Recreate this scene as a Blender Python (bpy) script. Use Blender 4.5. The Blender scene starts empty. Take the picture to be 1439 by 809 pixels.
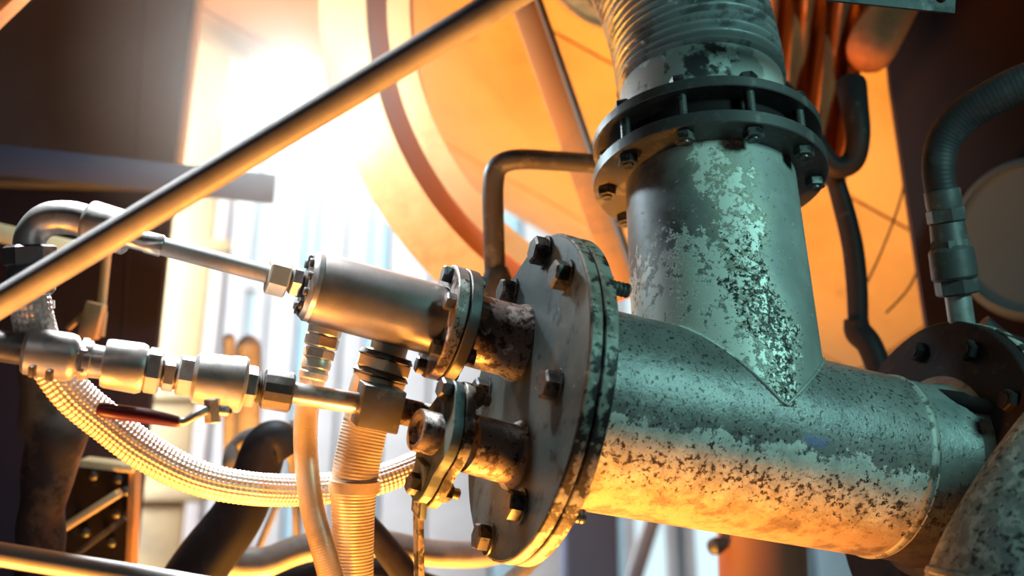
import bpy, bmesh, math, random
from mathutils import Vector, Matrix
random.seed(7)
rnd = random.Random(11)
scene = bpy.context.scene
COL = scene.collection
PI = math.pi

# ------------------------------------------------------------------ camera
FPX = 1800.0
PITCH = math.radians(24)
CAM = Vector((0, 0, 1.1))
cam_data = bpy.data.cameras.new('camera')
cam_data.sensor_width = 36.0
cam_data.lens = 36.0 * FPX / 1439.0
cam_data.clip_start = 0.05
cam_data.dof.use_dof = True
cam_data.dof.focus_distance = 1.66
cam_data.dof.aperture_fstop = 2.4
cam = bpy.data.objects.new('camera', cam_data)
COL.objects.link(cam)
cam.location = CAM
cam.rotation_euler = (math.radians(90) + PITCH, 0, 0)
scene.camera = cam
XR = Vector((1, 0, 0))
FW = Vector((0, math.cos(PITCH), math.sin(PITCH)))
UP = Vector((0, -math.sin(PITCH), math.cos(PITCH)))


def C(x, y, z):
    """right / down / forward metres seen from the viewpoint -> world"""
    return CAM + XR * x - UP * y + FW * z


def P(px, py, d):
    """a point of the place that lies at distance d along the view and at this place of the photograph"""
    return C((px - 719.5) * d / FPX, (py - 404.5) * d / FPX, d)


def S(px, d):
    return px * d / FPX


def RAY(px, py):
    return (XR * ((px - 719.5) / FPX) - UP * ((py - 404.5) / FPX) + FW)


def HIT(px, py, o, n):
    r = RAY(px, py)
    return CAM + r * ((o - CAM).dot(n) / r.dot(n))


def WY(px, py, y):
    r = RAY(px, py)
    return CAM + r * ((y - CAM.y) / r.y)


# ------------------------------------------------------------------ world, light, exposure
scene.view_settings.view_transform = 'Standard'
scene.view_settings.look = 'None'
scene.view_settings.gamma = 1.0
scene.view_settings.use_curve_mapping = False
scene.view_settings.exposure = 0.0
world = bpy.data.worlds.new('world')
scene.world = world
world.use_nodes = True
world.node_tree.nodes['Background'].inputs['Color'].default_value = (0.16, 0.15, 0.22, 1)
world.node_tree.nodes['Background'].inputs['Strength'].default_value = 0.05


def light(name, kind, loc, target, energy, color, size=0.3, spot=None, blend=0.4):
    d = bpy.data.lights.new(name, kind)
    d.energy = energy
    d.color = color
    if kind == 'AREA':
        d.shape = 'DISK'
        d.size = size
    elif kind in ('POINT', 'SPOT'):
        d.shadow_soft_size = size
    if kind == 'SPOT' and spot:
        d.spot_size = math.radians(spot)
        d.spot_blend = blend
    o = bpy.data.objects.new(name, d)
    COL.objects.link(o)
    o.location = loc
    if target is not None:
        o.rotation_euler = (Vector(target) - Vector(loc)).to_track_quat('-Z', 'Y').to_euler()
    return o


ORANGE = (1.0, 0.36, 0.05)
TEAL = (0.38, 0.90, 0.85)
light('amber_lamp_low', 'SPOT', C(-0.06, 1.15, 1.59), C(0.00, 0.15, 1.66), 270, ORANGE, 0.10, 78, 0.8)
light('amber_lamp_left', 'SPOT', C(-0.90, 0.95, 1.22), C(-0.42, 0.05, 1.46), 180, ORANGE, 0.08, 45, 0.6)
light('amber_fill_hoses', 'SPOT', C(-0.10, 0.95, 1.12), C(-0.23, 0.27, 1.62), 75, ORANGE, 0.06, 30, 0.6)  # added narrow spot that brightens the two metal hoses, no lamp stands here
light('amber_fill_tank', 'SPOT', C(-0.45, 1.25, 2.20), C(-0.08, -0.48, 2.95), 350, (1.0, 0.41, 0.05), 0.12, 98, 0.9)  # added second amber spot that brings the tank up to the pipes
light('teal_lamp', 'SPOT', C(1.17, -0.66, 1.0), C(0.48, -0.10, 1.85), 66, TEAL, 0.14, 70, 0.8)
light('roof_daylight', 'SPOT', C(-0.70, -1.65, 2.15), C(-0.50, 0.12, 1.50), 860, (0.95, 0.98, 1.0), 0.16, 33, 0.6)
light('daylight_back', 'AREA', Vector((-1.3, 4.9, 6.2)), Vector((-0.9, 6.4, 3.2)), 210, (0.70, 0.92, 1.0), 1.6)
light('column_fill', 'AREA', Vector((-2.4, 3.7, 3.2)), Vector((-0.9, 5.8, 2.9)), 95, (0.86, 0.95, 1.0), 1.0)  # added area light hidden behind the partition, brightens the cream column

# ------------------------------------------------------------------ materials


def mat(name, base, rough=0.5, metal=0.0, layers=(), bump=0.0, bump_scale=60.0, fine=0.25, spec=0.5):
    """base colour + layers (colour, scale, low, high[, stretch]) of noise-shaped wear"""
    m = bpy.data.materials.new(name)
    m.use_nodes = True
    nt = m.node_tree
    N, L = nt.nodes, nt.links
    bs = N['Principled BSDF']
    bs.inputs['Roughness'].default_value = rough
    bs.inputs['Metallic'].default_value = metal
    bs.inputs['Specular IOR Level'].default_value = spec
    tc = N.new('ShaderNodeTexCoord')
    cur = None
    for i, ly in enumerate(layers):
        col, sc, lo, hi = ly[:4]
        no = N.new('ShaderNodeTexNoise')
        no.inputs['Scale'].default_value = sc
        no.inputs['Detail'].default_value = 8
        no.inputs['Roughness'].default_value = 0.65
        mp = N.new('ShaderNodeMapping')
        mp.inputs['Location'].default_value = (i * 3.1, i * 1.7, i * 0.9)
        if len(ly) > 4:
            mp.inputs['Scale'].default_value = ly[4]
        L.new(tc.outputs['Object'], mp.inputs['Vector'])
        L.new(mp.outputs[0], no.inputs['Vector'])
        mr = N.new('ShaderNodeMapRange')
        mr.interpolation_type = 'SMOOTHSTEP'
        mr.inputs[1].default_value = lo
        mr.inputs[2].default_value = hi
        L.new(no.outputs['Fac'], mr.inputs[0])
        mx = N.new('ShaderNodeMix')
        mx.data_type = 'RGBA'
        if cur is None:
            mx.inputs[6].default_value = (*base, 1)
        else:
            L.new(cur, mx.inputs[6])
        mx.inputs[7].default_value = (*col, 1)
        L.new(mr.outputs[0], mx.inputs[0])
        cur = mx.outputs[2]
    if cur is None:
        bs.inputs['Base Color'].default_value = (*base, 1)
    else:
        L.new(cur, bs.inputs['Base Color'])
    if bump > 0:
        no = N.new('ShaderNodeTexNoise')
        no.inputs['Scale'].default_value = bump_scale
        no.inputs['Detail'].default_value = 6
        L.new(tc.outputs['Object'], no.inputs['Vector'])
        bp = N.new('ShaderNodeBump')
        bp.inputs['Strength'].default_value = fine
        bp.inputs['Distance'].default_value = bump
        L.new(no.outputs['Fac'], bp.inputs['Height'])
        L.new(bp.outputs[0], bs.inputs['Normal'])
    return m


def emit(name, col, strength):
    m = bpy.data.materials.new(name)
    m.use_nodes = True
    nt = m.node_tree
    nt.nodes.clear()
    e = nt.nodes.new('ShaderNodeEmission')
    e.inputs[0].default_value = (*col, 1)
    e.inputs[1].default_value = strength
    o = nt.nodes.new('ShaderNodeOutputMaterial')
    nt.links.new(e.outputs[0], o.inputs[0])
    return m


def pipe_wear(name, base, pale, dark, u0, jag, pale_w, upper_speck, bright_spots=None, under=(0.36, 0.26, 0.18), blot=None):
    """old pipe: smooth paint on one side of a ragged line along the pipe (u = metres round it),
    flaking pale scale with dark pits on the other"""
    m = bpy.data.materials.new(name)
    m.use_nodes = True
    nt = m.node_tree
    N, L = nt.nodes, nt.links
    bs = N['Principled BSDF']
    uv = N.new('ShaderNodeUVMap')
    uv.uv_map = 'UVMap'
    sep = N.new('ShaderNodeSeparateXYZ')
    L.new(uv.outputs[0], sep.inputs[0])
    tc = N.new('ShaderNodeTexCoord')

    def noise(scale, detail=8, rough=0.6, off=0.0):
        n = N.new('ShaderNodeTexNoise')
        n.inputs['Scale'].default_value = scale
        n.inputs['Detail'].default_value = detail
        n.inputs['Roughness'].default_value = rough
        mp = N.new('ShaderNodeMapping')
        mp.inputs['Location'].default_value = (off, off * 1.3, off * 0.7)
        L.new(tc.outputs['Object'], mp.inputs[0])
        L.new(mp.outputs[0], n.inputs['Vector'])
        return n.outputs['Fac']

    def math_(op, a, b):
        n = N.new('ShaderNodeMath')
        n.operation = op
        for i, x in enumerate((a, b)):
            if isinstance(x, (int, float)):
                n.inputs[i].default_value = x
            else:
                L.new(x, n.inputs[i])
        return n.outputs[0]

    def step(x, lo, hi):
        n = N.new('ShaderNodeMapRange')
        n.interpolation_type = 'SMOOTHSTEP'
        n.inputs[1].default_value = lo
        n.inputs[2].default_value = hi
        L.new(x, n.inputs[0])
        return n.outputs[0]

    def mix(f, a, b):
        n = N.new('ShaderNodeMix')
        n.data_type = 'RGBA'
        L.new(f, n.inputs[0])
        for i, x in ((6, a), (7, b)):
            if isinstance(x, tuple):
                n.inputs[i].default_value = (*x, 1)
            else:
                L.new(x, n.inputs[i])
        return n.outputs[2]

    u = sep.outputs[0]
    nf = noise(95, 6, 0.7)
    nm = noise(16, 4, 0.5, 4.0)
    # signed distance below the ragged line
    du = math_('ADD', math_('SUBTRACT', u, u0), math_('MULTIPLY', math_('SUBTRACT', nf, 0.5), jag))
    du = math_('ADD', du, math_('MULTIPLY', math_('SUBTRACT', nm, 0.5), 0.06))
    below = step(du, -0.002, 0.002)
    c_up = mix(step(noise(9, 4, 0.6, 2.0), 0.38, 0.68), base, tuple(x * 0.55 for x in base))
    c_up = mix(step(noise(190, 3, 0.6, 7.0), 0.66 - upper_speck, 0.70 - upper_speck), c_up, dark)
    c_up = mix(step(noise(48, 7, 0.75, 11.0), 0.55, 0.68), c_up, tuple(x * 0.35 for x in base))
    # pale scale gives way to the under tone away from the line
    fade = math_('MULTIPLY', math_('SUBTRACT', u, u0), 1.0 / pale_w)
    band = math_('ABSOLUTE', math_('SUBTRACT', fade, 0.42), 0.0)
    pit = math_('SUBTRACT', math_('ADD', noise(120, 8, 0.75, 1.0), 0.07), math_('MULTIPLY', band, 0.21))
    c_lo = mix(step(noise(30, 6, 0.7, 3.0), 0.35, 0.65), pale, tuple(x * 0.62 for x in pale))
    c_un = mix(step(noise(22, 7, 0.7, 6.0), 0.44, 0.62), under, tuple(x * 0.42 for x in under))
    c_lo = mix(step(math_('ADD', fade, math_('SUBTRACT', noise(40, 6, 0.7, 5.0), 0.5)), 0.35, 0.95), c_lo, c_un)
    c_lo = mix(step(pit, 0.56, 0.62), c_lo, dark)
    c = mix(below, c_up, c_lo)
    if bright_spots:
        c = mix(step(noise(bright_spots[1], 6, 0.6, 9.0), bright_spots[2], bright_spots[2] + 0.08), c, bright_spots[0])
    if blot:
        du2 = math_('MULTIPLY', math_('SUBTRACT', u, blot[0]), 1.0 / blot[2])
        dv2 = math_('MULTIPLY', math_('SUBTRACT', sep.outputs[1], blot[1]), 1.0 / blot[3])
        rr = math_('ADD', math_('MULTIPLY', du2, du2), math_('MULTIPLY', dv2, dv2))
        rr = math_('ADD', rr, math_('MULTIPLY', math_('SUBTRACT', noise(60, 4, 0.6, 2.5), 0.5), 2.2))
        c = mix(step(math_('SUBTRACT', 1.0, rr), 0.0, 1.6), c, blot[4])
    L.new(c, bs.inputs['Base Color'])
    bs.inputs['Metallic'].default_value = 0.25
    L.new(mix(below, (0.38, 0.38, 0.38), (0.6, 0.6, 0.6)), bs.inputs['Roughness'])
    bp = N.new('ShaderNodeBump')
    bp.inputs['Strength'].default_value = 0.5
    bp.inputs['Distance'].default_value = 0.002
    L.new(math_('ADD', math_('MULTIPLY', below, 0.5), nf), bp.inputs['Height'])
    L.new(bp.outputs[0], bs.inputs['Normal'])
    return m



def branch_wear(name):
    """grey branch pipe: smooth right flank, a ragged pitted streak down its front and pale scale to its left"""
    m = bpy.data.materials.new(name)
    m.use_nodes = True
    nt = m.node_tree
    N, L = nt.nodes, nt.links
    bs = N['Principled BSDF']
    uv = N.new('ShaderNodeUVMap')
    uv.uv_map = 'UVMap'
    sep = N.new('ShaderNodeSeparateXYZ')
    L.new(uv.outputs[0], sep.inputs[0])
    tc = N.new('ShaderNodeTexCoord')

    def noise(scale, detail=6, rough=0.65, off=0.0, st=(1, 1, 1)):
        n = N.new('ShaderNodeTexNoise')
        n.inputs['Scale'].default_value = scale
        n.inputs['Detail'].default_value = detail
        n.inputs['Roughness'].default_value = rough
        mp = N.new('ShaderNodeMapping')
        mp.inputs['Location'].default_value = (off, off * 1.3, off * 0.7)
        mp.inputs['Scale'].default_value = st
        L.new(tc.outputs['Object'], mp.inputs[0])
        L.new(mp.outputs[0], n.inputs['Vector'])
        return n.outputs['Fac']

    def op(o, a, b=0.0):
        n = N.new('ShaderNodeMath')
        n.operation = o
        for i, x in enumerate((a, b)):
            if isinstance(x, (int, float)):
                n.inputs[i].default_value = x
            else:
                L.new(x, n.inputs[i])
        return n.outputs[0]

    def step(x, lo, hi):
        n = N.new('ShaderNodeMapRange')
        n.interpolation_type = 'SMOOTHSTEP'
        n.inputs[1].default_value = lo
        n.inputs[2].default_value = hi
        L.new(x, n.inputs[0])
        return n.outputs[0]

    def mix(f, a, b):
        n = N.new('ShaderNodeMix')
        n.data_type = 'RGBA'
        L.new(f, n.inputs[0])
        for i, x in ((6, a), (7, b)):
            if isinstance(x, tuple):
                n.inputs[i].default_value = (*x, 1)
            else:
                L.new(x, n.inputs[i])
        return n.outputs[2]
    u, v = sep.outputs[0], sep.outputs[1]
    wob = op('MULTIPLY', op('SUBTRACT', noise(14, 4, 0.6, 5.0), 0.5), 0.14)
    # streak runs from the top middle down to the right
    du = op('ADD', op('SUBTRACT', u, op('SUBTRACT', 0.062, op('MULTIPLY', v, 0.19))), wob)
    streak = op('SUBTRACT', 1.0, step(op('ABSOLUTE', du), 0.012, 0.055))
    low = op('SUBTRACT', 1.0, step(v, 0.16, 0.33))
    # pale scale on the lower left and beside the streak
    left = op('SUBTRACT', 1.0, step(op('ADD', u, wob), -0.01, 0.05))
    scale_area = op('MAXIMUM', op('MULTIPLY', left, low), op('MULTIPLY', streak, 0.8))
    pale = step(op('ADD', noise(70, 8, 0.75, 1.0), op('MULTIPLY', scale_area, 0.22)), 0.62, 0.68)
    pits = step(op('ADD', noise(150, 6, 0.7, 8.0), op('MULTIPLY', op('MULTIPLY', streak, low), 0.16)), 0.63, 0.68)
    c = mix(step(noise(6, 4, 0.6, 2.0), 0.35, 0.65), (0.30, 0.31, 0.29), (0.20, 0.20, 0.19))
    c = mix(step(op('ADD', noise(9, 5, 0.6, 3.0), op('MULTIPLY', op('SUBTRACT', 0.0, u), 1.2)), 0.58, 0.72), c, (0.12, 0.11, 0.105))  # darker left flank: shade away from the teal light put into the colour
    c = mix(op('MULTIPLY', streak, 0.55), c, (0.40, 0.38, 0.27))
    c = mix(pale, c, (0.66, 0.67, 0.60))
    c = mix(pits, c, (0.022, 0.02, 0.015))
    L.new(c, bs.inputs['Base Color'])
    bs.inputs['Metallic'].default_value = 0.2
    bs.inputs['Roughness'].default_value = 0.5
    bp = N.new('ShaderNodeBump')
    bp.inputs['Strength'].default_value = 0.5
    bp.inputs['Distance'].default_value = 0.002
    L.new(op('SUBTRACT', pale, pits), bp.inputs['Height'])
    L.new(bp.outputs[0], bs.inputs['Normal'])
    return m


M = {}
M['run'] = pipe_wear('worn_run_pipe', (0.21, 0.205, 0.195), (0.60, 0.61, 0.56), (0.035, 0.025, 0.02), -0.012, 0.10, 0.12, 0.085, blot=(-0.026, 0.30, 0.012, 0.028, (0.15, 0.18, 0.36)))
M['neck'] = pipe_wear('shaded_neck', (0.20, 0.22, 0.21), (0.10, 0.10, 0.095), (0.012, 0.01, 0.01), -0.004, 0.06, 0.12, 0.03, None, (0.05, 0.035, 0.03))  # dark lower half paints in the shadow of the far flange
M['branch'] = branch_wear('worn_branch_pipe')
M['scaly'] = mat('scaly_pipe', (0.30, 0.32, 0.31), 0.6, 0.1, [((0.54, 0.58, 0.55), 60, 0.48, 0.58), ((0.06, 0.06, 0.06), 100, 0.54, 0.60), ((0.10, 0.11, 0.10), 12, 0.54, 0.66)], 0.003, 80, 0.6)
M['weld'] = mat('weld', (0.30, 0.30, 0.27), 0.6, 0.3, [((0.08, 0.07, 0.06), 60, 0.5, 0.6)], 0.002, 120)
M['plate'] = mat('cover_plate', (0.045, 0.065, 0.064), 0.5, 0.2,
                 [((0.09, 0.115, 0.11), 7, 0.40, 0.72), ((0.02, 0.02, 0.02), 34, 0.55, 0.64), ((0.24, 0.26, 0.24), 60, 0.64, 0.70), ((0.02, 0.018, 0.016), 120, 0.66, 0.70)], 0.002, 45)
M['rim'] = mat('chipped_rim', (0.33, 0.33, 0.29), 0.55, 0.3,
               [((0.16, 0.13, 0.10), 12, 0.45, 0.6), ((0.025, 0.02, 0.018), 24, 0.50, 0.55), ((0.52, 0.50, 0.43), 60, 0.60, 0.66), ((0.02, 0.015, 0.012), 110, 0.60, 0.64)], 0.003, 60, 0.5)
M['stub'] = mat('rusty_stub', (0.17, 0.14, 0.125), 0.5, 0.4,
                [((0.46, 0.43, 0.40), 30, 0.53, 0.60), ((0.035, 0.02, 0.018), 45, 0.52, 0.58), ((0.02, 0.015, 0.012), 120, 0.58, 0.62)], 0.002, 90, 0.5)
M['barrel'] = mat('actuator_barrel', (0.24, 0.225, 0.215), 0.36, 0.55,
                  [((0.17, 0.155, 0.15), 10, 0.4, 0.7), ((0.42, 0.40, 0.38), 140, 0.72, 0.76)], 0.0006, 60)
M['dark'] = mat('dark_steel', (0.07, 0.066, 0.066), 0.45, 0.4, [((0.13, 0.12, 0.11), 30, 0.52, 0.64)], 0.0015, 80)
M['black'] = mat('dull_black', (0.018, 0.013, 0.014), 0.55, 0.1, [((0.04, 0.03, 0.03), 45, 0.58, 0.68)], 0.002, 90, spec=0.08)  # plain black; paints shade into the far flange face
M['bolt'] = mat('bolt_steel', (0.11, 0.105, 0.10), 0.42, 0.6, [((0.03, 0.03, 0.03), 60, 0.5, 0.6), ((0.32, 0.31, 0.28), 90, 0.64, 0.7)])
M['steel'] = mat('bright_steel', (0.50, 0.50, 0.49), 0.30, 0.75, [((0.30, 0.29, 0.28), 30, 0.5, 0.7)], 0.0005, 90)
M['valve'] = mat('valve_body', (0.40, 0.40, 0.39), 0.40, 0.70, [((0.30, 0.29, 0.28), 35, 0.45, 0.65)], 0.001, 120)
M['nut'] = mat('plated_nut', (0.56, 0.54, 0.47), 0.36, 0.5, [((0.40, 0.37, 0.30), 40, 0.5, 0.7)])
M['hose'] = mat('corrugated_steel', (0.60, 0.50, 0.38), 0.40, 0.45, [((0.42, 0.33, 0.24), 18, 0.45, 0.7)])
M['braid'] = mat('braided_steel', (0.46, 0.43, 0.40), 0.42, 0.5, [((0.34, 0.31, 0.28), 25, 0.5, 0.7), ((0.05, 0.03, 0.02), 12, 0.70, 0.74)])
M['rubber'] = mat('rubber_hose', (0.020, 0.016, 0.018), 0.55, 0.0, [((0.035, 0.028, 0.028), 30, 0.5, 0.7)], spec=0.25)
M['palehose'] = mat('grey_hose', (0.42, 0.38, 0.36), 0.45, 0.1, [((0.28, 0.24, 0.22), 20, 0.45, 0.7)])
M['red'] = mat('red_dipped_grip', (0.10, 0.006, 0.010), 0.4, 0.0)
M['tube'] = mat('long_tube', (0.38, 0.38, 0.38), 0.48, 0.15, [((0.26, 0.26, 0.26), 14, 0.4, 0.7)])
M['tank'] = mat('tank_cladding', (0.68, 0.47, 0.22), 0.6, 0.0,
                [((0.54, 0.33, 0.14), 2.2, 0.42, 0.70), ((0.34, 0.20, 0.11), 5, 0.62, 0.74)], 0.004, 6)
M['seam'] = mat('tank_seam', (0.20, 0.13, 0.09), 0.7)
M['hoop'] = mat('hoop_paint', (0.70, 0.43, 0.19), 0.6, 0.0, [((0.54, 0.30, 0.12), 6, 0.5, 0.7)])
M['strut'] = mat('strut_paint', (0.42, 0.21, 0.085), 0.6, 0.0, [((0.25, 0.15, 0.09), 8, 0.5, 0.7)])
M['bellows'] = mat('bellows_steel', (0.24, 0.25, 0.25), 0.45, 0.35,
                   [((0.10, 0.10, 0.10), 20, 0.50, 0.62), ((0.55, 0.57, 0.54), 40, 0.62, 0.68)], 0.0015, 90)
M['collar'] = mat('bellows_collar', (0.34, 0.35, 0.33), 0.5, 0.3,
                  [((0.62, 0.66, 0.62), 14, 0.50, 0.56), ((0.05, 0.05, 0.045), 18, 0.56, 0.62)], 0.002, 70, 0.5)
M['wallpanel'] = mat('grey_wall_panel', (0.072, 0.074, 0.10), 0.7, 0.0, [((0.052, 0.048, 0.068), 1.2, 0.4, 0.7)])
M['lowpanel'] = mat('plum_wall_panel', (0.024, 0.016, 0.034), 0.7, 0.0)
M['beam'] = mat('navy_beam', (0.022, 0.022, 0.046), 0.6, 0.1)
M['cream'] = mat('cream_column', (0.85, 0.64, 0.36), 0.6, 0.0, [((0.62, 0.46, 0.30), 3, 0.45, 0.7)])
M['siding'] = mat('pale_siding', (0.70, 0.61, 0.60), 0.7, 0.0, [((0.58, 0.50, 0.50), 1.5, 0.4, 0.7)])
M['siding2'] = mat('blue_siding', (0.48, 0.64, 0.72), 0.7, 0.0, [((0.40, 0.50, 0.58), 1.5, 0.4, 0.7)])
M['floor'] = mat('concrete', (0.30, 0.28, 0.27), 0.8, 0.0, [((0.2, 0.19, 0.18), 4, 0.4, 0.7)])
M['brown'] = mat('brown_post', (0.26, 0.10, 0.06), 0.6, 0.0)
M['wrap'] = mat('insulation_wrap', (0.62, 0.34, 0.13), 0.85, 0.0, [((0.32, 0.14, 0.05), 22, 0.5, 0.62)], 0.006, 30, 0.6)
M['cloth'] = mat('heat_cloth', (0.34, 0.11, 0.035), 0.85, 0.0, [((0.20, 0.05, 0.02), 6, 0.45, 0.7)])
M['lowcloth'] = mat('dark_wrap', (0.17, 0.085, 0.045), 0.8, 0.0, [((0.03, 0.015, 0.012), 8, 0.45, 0.6)])
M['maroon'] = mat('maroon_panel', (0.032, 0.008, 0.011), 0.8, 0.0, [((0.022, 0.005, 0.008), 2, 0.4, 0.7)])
M['violet'] = mat('violet_grey', (0.26, 0.27, 0.40), 0.7)
M['slate'] = mat('slate_bracket', (0.032, 0.036, 0.036), 0.6, 0.2, [((0.07, 0.07, 0.07), 30, 0.55, 0.65), ((0.012, 0.01, 0.01), 14, 0.5, 0.6)], spec=0.2)
M['drum'] = mat('grey_drum', (0.055, 0.05, 0.05), 0.7, 0.0)
M['window'] = emit('daylight_window', (0.72, 0.93, 1.0), 1.15)
M['lampglass'] = emit('lamp_glass', (0.95, 0.98, 1.0), 14.0)

# ------------------------------------------------------------------ geometry helpers


class Geo:
    def __init__(self):
        self.v, self.f, self.uv = [], [], []

    def add(self, vs, fs, uvs=None):
        o = len(self.v)
        self.v += [Vector(p) for p in vs]
        for i, f in enumerate(fs):
            self.f.append([o + k for k in f])
            self.uv.append(uvs[i] if uvs else [(0.0, 0.0)] * len(f))
        return self

    def join(self, g):
        return self.add(g.v, g.f, g.uv)


def frame(axis, ref=None, dn=None):
    a = Vector(axis).normalized()
    if ref is None:
        ref = -FW
    r = Vector(ref) - a * Vector(ref).dot(a)
    if r.length < 1e-5:
        r = UP - a * UP.dot(a)
    r.normalize()
    d = a.cross(r)
    if d.dot(dn if dn is not None else -UP) < 0:
        d = -d
    return a, r, d


def lathe(A, axis, prof, n=40, ref=None, phase=0.0, cap0=True, cap1=True, dn=None):
    """turned shape: prof = [(distance along the axis from A, radius)]"""
    a, r, d = frame(axis, ref, dn)
    g = Geo()
    vs, fs, uvs = [], [], []
    for t, rad in prof:
        for k in range(n):
            th = -PI + 2 * PI * k / n + phase
            vs.append(A + a * t + (r * math.cos(th) + d * math.sin(th)) * rad)
    s = 0.0
    for i in range(len(prof) - 1):
        s2 = s + math.hypot(prof[i + 1][0] - prof[i][0], prof[i + 1][1] - prof[i][1])
        rr = max(prof[i][1], prof[i + 1][1])
        for k in range(n):
            k2 = (k + 1) % n
            fs.append([i * n + k, i * n + k2, (i + 1) * n + k2, (i + 1) * n + k])
            u0 = (-PI + 2 * PI * k / n) * rr
            u1 = (-PI + 2 * PI * (k + 1) / n) * rr
            uvs.append([(u0, s), (u1, s), (u1, s2), (u0, s2)])
        s = s2
    if cap0:
        fs.append(list(range(n)))
        uvs.append([(0, 0)] * n)
    if cap1:
        fs.append([(len(prof) - 1) * n + k for k in range(n)])
        uvs.append([(0, 0)] * n)
    return g.add(vs, fs, uvs)


def ring(A, axis, t0, t1, r0, r1, n=56, bev=0.0015):
    """flat ring with a bore"""
    p = [(t0, r0), (t0, r1 - bev), (t0 + bev, r1), (t1 - bev, r1), (t1, r1 - bev), (t1, r0)]
    g = lathe(A, axis, p + [(t0, r0)], n, cap0=False, cap1=False)
    return g


def disc(A, axis, t0, t1, r, n=56, bev=0.0015):
    return lathe(A, axis, [(t0, r - bev), (t0 + bev, r), (t1 - bev, r), (t1, r - bev)], n)


def hexa(A, axis, t0, t1, r, ref=None, phase=0.0, n=6):
    h = abs(t1 - t0)
    c = min(0.16 * r, 0.3 * h)
    return lathe(A, axis, [(t0, r - c * 0.9), (t0 + c * 0.6, r), (t1 - c * 0.6, r), (t1, r - c * 0.9)], n, ref, phase)


def spline(pts, sub=10):
    """Catmull-Rom through points (Vector, radius)"""
    out = []
    n = len(pts)
    for i in range(n - 1):
        p0, p1, p2, p3 = pts[max(i - 1, 0)], pts[i], pts[i + 1], pts[min(i + 2, n - 1)]
        for j in range(sub):
            t = j / sub
            a = [((2 * p1[k]) + (p2[k] - p0[k]) * t + (2 * p0[k] - 5 * p1[k] + 4 * p2[k] - p3[k]) * t * t
                  + (3 * p1[k] - p0[k] - 3 * p2[k] + p3[k]) * t ** 3) * 0.5 for k in (0, 1)]
            out.append((a[0], a[1]))
    out.append(pts[-1])
    return out


def px_path(pts):
    """[(px, py, depth, radius in px)] -> [(world point, radius)]"""
    return [(P(x, y, d), S(r, d)) for x, y, d, r in pts]


def sweep(path, n=20, cap=True, fn=None, squash=None):
    """tube along path [(point, radius)]; fn(u angle, s length, r) -> r for surface relief"""
    g = Geo()
    pts = [p for p, _ in path]
    tang = []
    for i in range(len(pts)):
        t = pts[min(i + 1, len(pts) - 1)] - pts[max(i - 1, 0)]
        tang.append(t.normalized())
    _, r, d = frame(tang[0])
    vs, fs, uvs = [], [], []
    s = [0.0]
    for i in range(1, len(pts)):
        s.append(s[-1] + (pts[i] - pts[i - 1]).length)
    for i, (p, rad) in enumerate(path):
        if i:
            r = (r - tang[i] * r.dot(tang[i])).normalized()
        d = tang[i].cross(r)
        for k in range(n):
            th = 2 * PI * k / n
            rr = fn(th, s[i], rad) if fn else rad
            vs.append(p + (r * math.cos(th) + d * math.sin(th)) * rr)
    for i in range(len(pts) - 1):
        for k in range(n):
            k2 = (k + 1) % n
            fs.append([i * n + k, i * n + k2, (i + 1) * n + k2, (i + 1) * n + k])
            u0, u1 = 2 * PI * k / n * path[i][1], 2 * PI * (k + 1) / n * path[i][1]
            uvs.append([(u0, s[i]), (u1, s[i]), (u1, s[i + 1]), (u0, s[i + 1])])
    if cap:
        fs.append(list(range(n)))
        uvs.append([(0, 0)] * n)
        fs.append([(len(pts) - 1) * n + k for k in range(n)])
        uvs.append([(0, 0)] * n)
    return g.add(vs, fs, uvs)


def resample(path, step):
    out = [path[0]]
    acc = 0.0
    for i in range(1, len(path)):
        a, ra = path[i - 1]
        b, rb = path[i]
        L = (b - a).length
        t = step - acc
        while t < L:
            f = t / L
            out.append((a.lerp(b, f), ra + (rb - ra) * f))
            t += step
        acc = L - (t - step)
    out.append(path[-1])
    return out


def obox(A, B, w, h, side=None, bev=0.0):
    """bar from A to B, h tall along 'side x axis', w wide along side"""
    a = (B - A).normalized()
    sd = Vector(side) if side is not None else FW
    sd = (sd - a * sd.dot(a)).normalized()
    u = a.cross(sd).normalized()
    bm = bmesh.new()
    vs = []
    for p in (A, B):
        for x, y in ((-1, -1), (1, -1), (1, 1), (-1, 1)):
            vs.append(bm.verts.new(p + sd * (w / 2 * x) + u * (h / 2 * y)))
    for f in ((0, 1, 2, 3), (4, 5, 6, 7), (0, 1, 5, 4), (1, 2, 6, 5), (2, 3, 7, 6), (3, 0, 4, 7)):
        bm.faces.new([vs[i] for i in f])
    if bev > 0:
        bmesh.ops.bevel(bm, geom=bm.edges[:], offset=bev, segments=2, affect='EDGES', profile=0.5)
    g = Geo()
    bm.verts.index_update()
    g.add([v.co.copy() for v in bm.verts], [[v.index for v in f.verts] for f in bm.faces])
    bm.free()
    return g


def prism(poly, off, bev=0.0):
    """polygon of world points extruded by the vector off"""
    bm = bmesh.new()
    a = [bm.verts.new(p) for p in poly]
    b = [bm.verts.new(p + off) for p in poly]
    n = len(poly)
    bm.faces.new(a)
    bm.faces.new(b)
    for i in range(n):
        bm.faces.new([a[i], a[(i + 1) % n], b[(i + 1) % n], b[i]])
    if bev > 0:
        bmesh.ops.bevel(bm, geom=bm.edges[:], offset=bev, segments=1, affect='EDGES')
    g = Geo()
    bm.verts.index_update()
    g.add([v.co.copy() for v in bm.verts], [[v.index for v in f.verts] for f in bm.faces])
    bm.free()
    return g


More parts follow.
